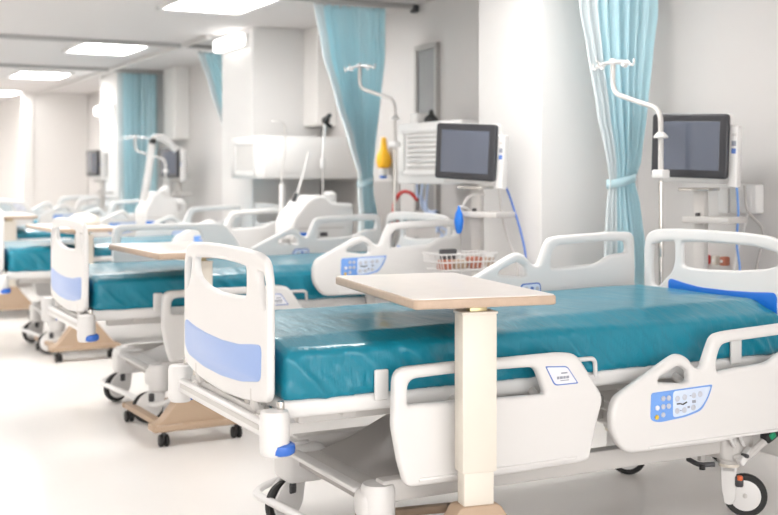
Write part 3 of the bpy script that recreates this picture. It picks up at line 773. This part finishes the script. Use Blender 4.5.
# wire basket
bk = thing('wire_basket', 'white wire basket of small packs held beside the second monitor stand', 'basket', (3.125, 5.2, .835))
b = MB()
W, D, Hh = .17, .10, .085
for z, k in ((0, .88), (Hh/2, .95), (Hh, 1.0)):
    b.tube([(-W*k, -D*k, z), (W*k, -D*k, z), (W*k, D*k, z), (-W*k, D*k, z)], .0045, 'white', 6, closed=True)
for k in range(13):
    x = -W+2*W*k/12
    for s in (-1, 1): b.tube([(x*.88, s*D*.88, 0), (x, s*D, Hh)], .003, 'white', 5)
for k in range(1, 7):
    y = -D+2*D*k/7
    for s in (-1, 1): b.tube([(s*W*.88, y*.88, 0), (s*W, y, Hh)], .003, 'white', 5)
    b.tube([(-W*.88, y*.88, 0), (W*.88, y*.88, 0)], .003, 'white', 5)
b.build('wire_cage', bk)
b = MB(); b.tube([(.16, .09, .05), (.185, .12, .05)], .010, 'lgrey', 8); b.build('bracket', bk)
for i, (x, y, d, m, lab) in enumerate([(-.11, -.03, (.07, .06, .05), 'rust', 'dull red pack at the outer end of the wire basket'), (-.02, .0, (.08, .09, .045), 'tan', 'brown pack in the middle of the wire basket'), (.075, -.02, (.07, .07, .06), 'rust', 'red pack towards the monitor pole in the wire basket'), (-.04, .06, (.10, .03, .10), 'dgrey', 'black rubber item sticking up out of the wire basket')]):
    o = MB().box((3.125+x, 5.2+y, .838+d[2]/2), d, m, .008).build('supply_pack'); tag(o, lab, 'pack', 'packs in the wire basket')
# amber flask standing behind the far keypad rail
b = MB(); b.lathe([(0, 0), (.022, 0), (.024, .06), (.020, .075), (.012, .08), (0, .08)], (3.265, 5.135, .84), (0, 0, 1), 'white', 16); b.lathe([(.0, 0), (.0255, .0), (.0255, .05), (0, .05)], (3.265, 5.135, .848), (0, 0, 1), 'edge', 16)
tag(b.build('medicine_bottle'), 'white bottle with a tan label at the end of the wire basket', 'bottle')

# ------------------------------------------------------------------ wall fittings
# louvred cabinet behind second monitor
t = thing('louvred_cabinet', 'white wall cabinet with horizontal louvres behind the second monitor', 'cabinet', (3.93, 6.58, 1.27))
MB().box((0, 0, .205), (.44, .86, .41), 'white', .012).build('body', t)
b = MB()
for y in (-.40, .34): b.box((-.226, y, .215), (.014, .04, .30), 'white', .004)
for z in (.075, .355): b.box((-.226, -.03, z), (.014, .78, .03), 'white', .004)
b.build('door_frame', t)
b = MB()
for k in range(7): b.box((-.222, -.06, .12+k*.033), (.02, .66, .012), 'white', .003, Matrix.Rotation(.5, 3, 'Y'))
b.box((-.2205, -.06, .22), (.004, .68, .25), 'lgrey')
b.build('louvres', t)
b = MB(); b.lathe([(0, 0), (.05, 0), (.045, .03), (.02, .055), (.012, .085), (0, .09)], (3.80, 6.70, 1.68), (0, 0, 1), 'black', 16)
tag(b.build('black_device'), 'small black conical device on top of the louvred cabinet', 'device')
o = MB().box((3.80, 6.86, 1.715), (.10, .10, .07), 'white', .01).build('white_box'); tag(o, 'small white box beside the black device on the louvred cabinet', 'box')
# duct box with grille beside the far pillar
t = thing('duct_box', 'long white wall duct box with square grille, fixed against the far pillar', 'duct box', (3.725, 8.88, 1.30))
MB().box((0, 0, .17), (.85, .78, .34), 'white', .012).build('body', t)
b = MB()
for y in (-.26, .26): b.box((-.43, y*.9+.02, .165), (.016, .05, .28), 'white', .004)
for z in (.04, .29): b.box((-.43, .02, z), (.016, .50, .04), 'white', .004)
b.box((-.4285, .02, .165), (.008, .42, .21), 'lgrey')
for k in range(9): b.box((-.432, .02, .075+k*.0225), (.006, .42, .008), 'white')
b.build('grille', t)
b = MB(); b.box((.02, -.392, .17), (.66, .008, .24), 'whitemetal', .003); b.build('access_panel', t)
# flat grey sheet standing in for the shadow beneath the duct box
o = MB().box((XW-.006, 8.55, 1.02), (.012, 1.5, .52), 'grey', .004).build('shade_panel'); tag(o, 'dull grey sheet standing in for shade below the long duct box', 'shade panel')
# socket box behind nearest bed
t = thing('socket_box', 'white socket box on the wall beyond the nearest headboard', 'socket', (XW, 4.155, 1.215))
MB().box((-.03, 0, 0), (.06, .175, .145), 'white', .012).build('body', t)
b = MB()
for y in (-.035, .035): b.box((-.0615, y, .0), (.006, .05, .085), 'whitemetal', .004)
b.build('socket_plates', t)
o = MB().box((XW-.012, 4.325, 1.20), (.024, .07, .12), 'white', .006).build('switch_plate'); tag(o, 'pale switch plate behind the nearest monitor stand', 'switch')
# gas outlets behind headboard
for y, m, w_, lab in ((4.455, 'red', .05, 'red wall outlet behind the nearest headboard'), (4.375, 'cream', .024, 'cream narrow wall outlet beside the red outlet'), (4.315, 'rust', .034, 'dull red wall outlet behind the blue cable')):
    b = MB(); b.box((XW-.02, y, .90), (.04, w_, .045), m, .006); b.cyl((XW-.045, y, .90), (1, 0, 0), .008, .01, 'whitemetal' if m != 'red' else 'red', 12)
    tag(b.build('gas_outlet'), lab, 'outlet', 'outlets behind the nearest headboard')
# flow meter with amber knob
t = thing('flow_meter', 'amber flow meter on grey wall plate between middle curtain and louvred cabinet', 'flow meter', (XW, 7.90, 1.40))
MB().box((-.012, -.07, .06), (.024, .24, .26), 'lgrey', .006).build('wall_plate', t)
MB().lathe([(0, 0), (.045, .005), (.06, .05), (.055, .10), (.03, .15), (.02, .24), (0, .245)], (-.08, .02, -.02), (0, 0, 1), 'amber', 18).build('amber_flask', t)
b = MB(); b.cyl((-.085, .02, -.075), (0, 0, 1), .035, .055, 'white', 14); b.cyl((-.085, .02, -.095), (0, 0, 1), .028, .025, 'vivid', 14); b.tube([(-.02, .02, .0), (-.08, .02, .0)], .015, 'lgrey', 8); b.build('valve', t)
hose('pink red looped tube beside the middle curtain', [(3.98, 7.58, .98), (3.98, 7.57, 1.12), (4.0, 7.50, 1.2), (4.02, 7.40, 1.2), (4.04, 7.33, 1.15)], .014, 'red', 'suction_tube', 'tube')
b = MB(); b.lathe([(0, 0), (.03, .01), (.035, .06), (.02, .12), (0, .13)], (3.98, 7.58, .93), (0, 0, 1), 'red', 14); tag(b.build('suction_bulb'), 'red bulb at the end of the looped tube beside the middle curtain', 'bulb')
# dangling coiled cables below louvred cabinet
for i, (y, zt) in enumerate(((7.16, 1.18), (7.08, 1.1), (7.0, 1.12))):
    pts = [(3.95+.02*math.sin(k*1.7), y-.05*k+.03*math.sin(k*2.1+i), zt-.035*k+.03*math.sin(k*1.9+i*2)) for k in range(8)]
    pts = [(3.95, y+.01, 1.275)]+pts
    hose(('pale blue tangled cable hanging below the louvred cabinet, the one nearest the curtain', 'pale blue tangled cable below the louvred cabinet, the middle one', 'pale blue tangled cable below the louvred cabinet, nearest the monitor')[i], pts, .009, 'tube', 'cable', 'cable')

# ------------------------------------------------------------------ white machines between the farther beds
def machine(lab, loc, rz=0., s=1., arm=None):
    t = thing('treatment_machine', lab, 'medical machine', loc, rz)
    b = MB(); b.prism(rnd([(-.25*s, .86, .03), (-.25*s, 1.00, .05), (-.12*s, 1.16, .06), (.0, 1.19, .04), (.06*s, 1.13, .03), (.25*s, 1.12, .03), (.25*s, .86, .03)], .03), [], .34, .03, UZ(0), 'white', 3)
    b.lathe([(0, 1.10), (.055, 1.10), (.055, 1.19), (.03, 1.21), (0, 1.21)], (.12*s, 0, 0), (0, 0, 1), 'white', 18)
    b.build('body', t)
    b = MB(); b.box((-.02, -.171, .945), (.36*s, .006, .012), 'lgrey'); b.box((.0, -.173, .90), (.06, .01, .03), 'dgrey', .005); b.box((-.17*s, -.173, .90), (.08, .012, .03), 'vivid', .01)
    b.build('front_panel', t)
    b = MB(); b.box((0, 0, .48), (.30, .26, .76), 'white', .02); b.box((0, 0, .10), (.44, .36, .05), 'lgrey', .015); b.build('cabinet', t)
    for x in (-.18, .18):
        for y in (-.14, .14):
            c = MB(); c.cyl((x-.012, y, .04), (1, 0, 0), .04, .024, 'black', 14); c.tube([(x, y, .04), (x, y, .085)], .01, 'dgrey', 6); c.build('wheel', t)
    if arm:
        b = MB(); b.tube(arm, .034, 'white', 14, .12)
        o = b.build('arm', t)
        e = Vector(arm[2]); MB().cyl(e+Vector((-.02, -.09, -.03)), (0, 1, 0), .028, .06, 'black', 14).build('joint', o)
    return t
machine('bulky white machine between the second and third beds, thin wand with black tip above it', (3.43, 7.80, 0))
machine('bulky white machine with a tall bent white arm at the fourth bed', (2.97, 10.35, 0), 0, .62, [(-.12, 0, 1.10), (-.08, .0, 1.30), (-.03, 0, 1.67), (.06, 0, 1.68), (.19, 0, 1.56)])
b = MB(); b.tube([(3.50, 7.80, 1.12), (3.50, 7.80, 1.42)], .006, 'lgrey', 8); b.tube([(3.50, 7.80, 1.42), (3.515, 7.80, 1.70)], .010, 'white', 8); b.cyl((3.50, 7.80, 1.38), (0, 0, 1), .018, .07, 'white', 10)
o = tag(b.build('wand'), 'thin white wand rising from the bulky machine beside the middle curtain', 'wand')
h = MB(); h.lathe([(0, -.02), (.022, -.02), (.03, 0), (.018, .03), (0, .03)], (3.52, 7.80, 1.735), (1, 0, .3), 'black', 14); h.box((3.545, 7.80, 1.765), (.05, .04, .03), 'black', .01, Matrix.Rotation(-.8, 3, 'Y')); h.box((3.55, 7.8, 1.70), (.05, .03, .025), 'black', .008, Matrix.Rotation(.6, 3, 'Y'))
h.build('tip', o)
b = MB(); b.tube([(3.28, 7.8, 1.15), (3.36, 7.82, 1.36), (3.40, 7.83, 1.5)], .010, 'white', 8); b.box((3.275, 7.8, 1.165), (.03, .03, .07), 'dgrey', .008, Matrix.Rotation(.4, 3, 'Y'))
tag(b.build('handset'), 'slanted white handset leaning on the bulky machine beside the middle curtain', 'handset')
t = thing('line_stand', 'thin white stand with a grey line, in front of the duct box grille side', 'stand', (3.32, 8.16, 0))
MB().box((0, 0, .03), (.34, .24, .05), 'lgrey', .015).build('base', t)
b = MB(); b.tube([(0, 0, .05), (0, 0, 1.26)], .022, 'white', 10); b.build('pole', t)
b = MB(); b.tube([(.0, 0, 1.26), (-.005, 0, 1.34), (.025, 0, 1.5), (.03, 0, 1.70), (.0, 0, 1.735), (-.08, 0, 1.74)], .008, 'lgrey', 8, .03); b.build('drip_line', t)

# ------------------------------------------------------------------ light and camera
w = bpy.data.worlds.new('World'); S.world = w; w.use_nodes = True
bg = w.node_tree.nodes['Background']; bg.inputs['Color'].default_value = (1, .985, .97, 1); bg.inputs['Strength'].default_value = 2.0
cam = bpy.data.cameras.new('Camera'); co = bpy.data.objects.new('Camera', cam); COL.objects.link(co)
co.location = (0, 0, 1.33); co.rotation_euler = (PI/2, 0, -YAW)
cam.sensor_fit = 'HORIZONTAL'; cam.sensor_width = 36; cam.lens = 36*1149/778; cam.shift_y = -(257.5-175)/778
cam.clip_start = .05; cam.clip_end = 100
cam.dof.use_dof = True; cam.dof.focus_distance = 4.0; cam.dof.aperture_fstop = 2.5
S.camera = co
S.view_settings.view_transform = 'Standard'; S.view_settings.look = 'None'
S.view_settings.exposure = 1.22; S.view_settings.gamma = 1; S.view_settings.use_curve_mapping = False
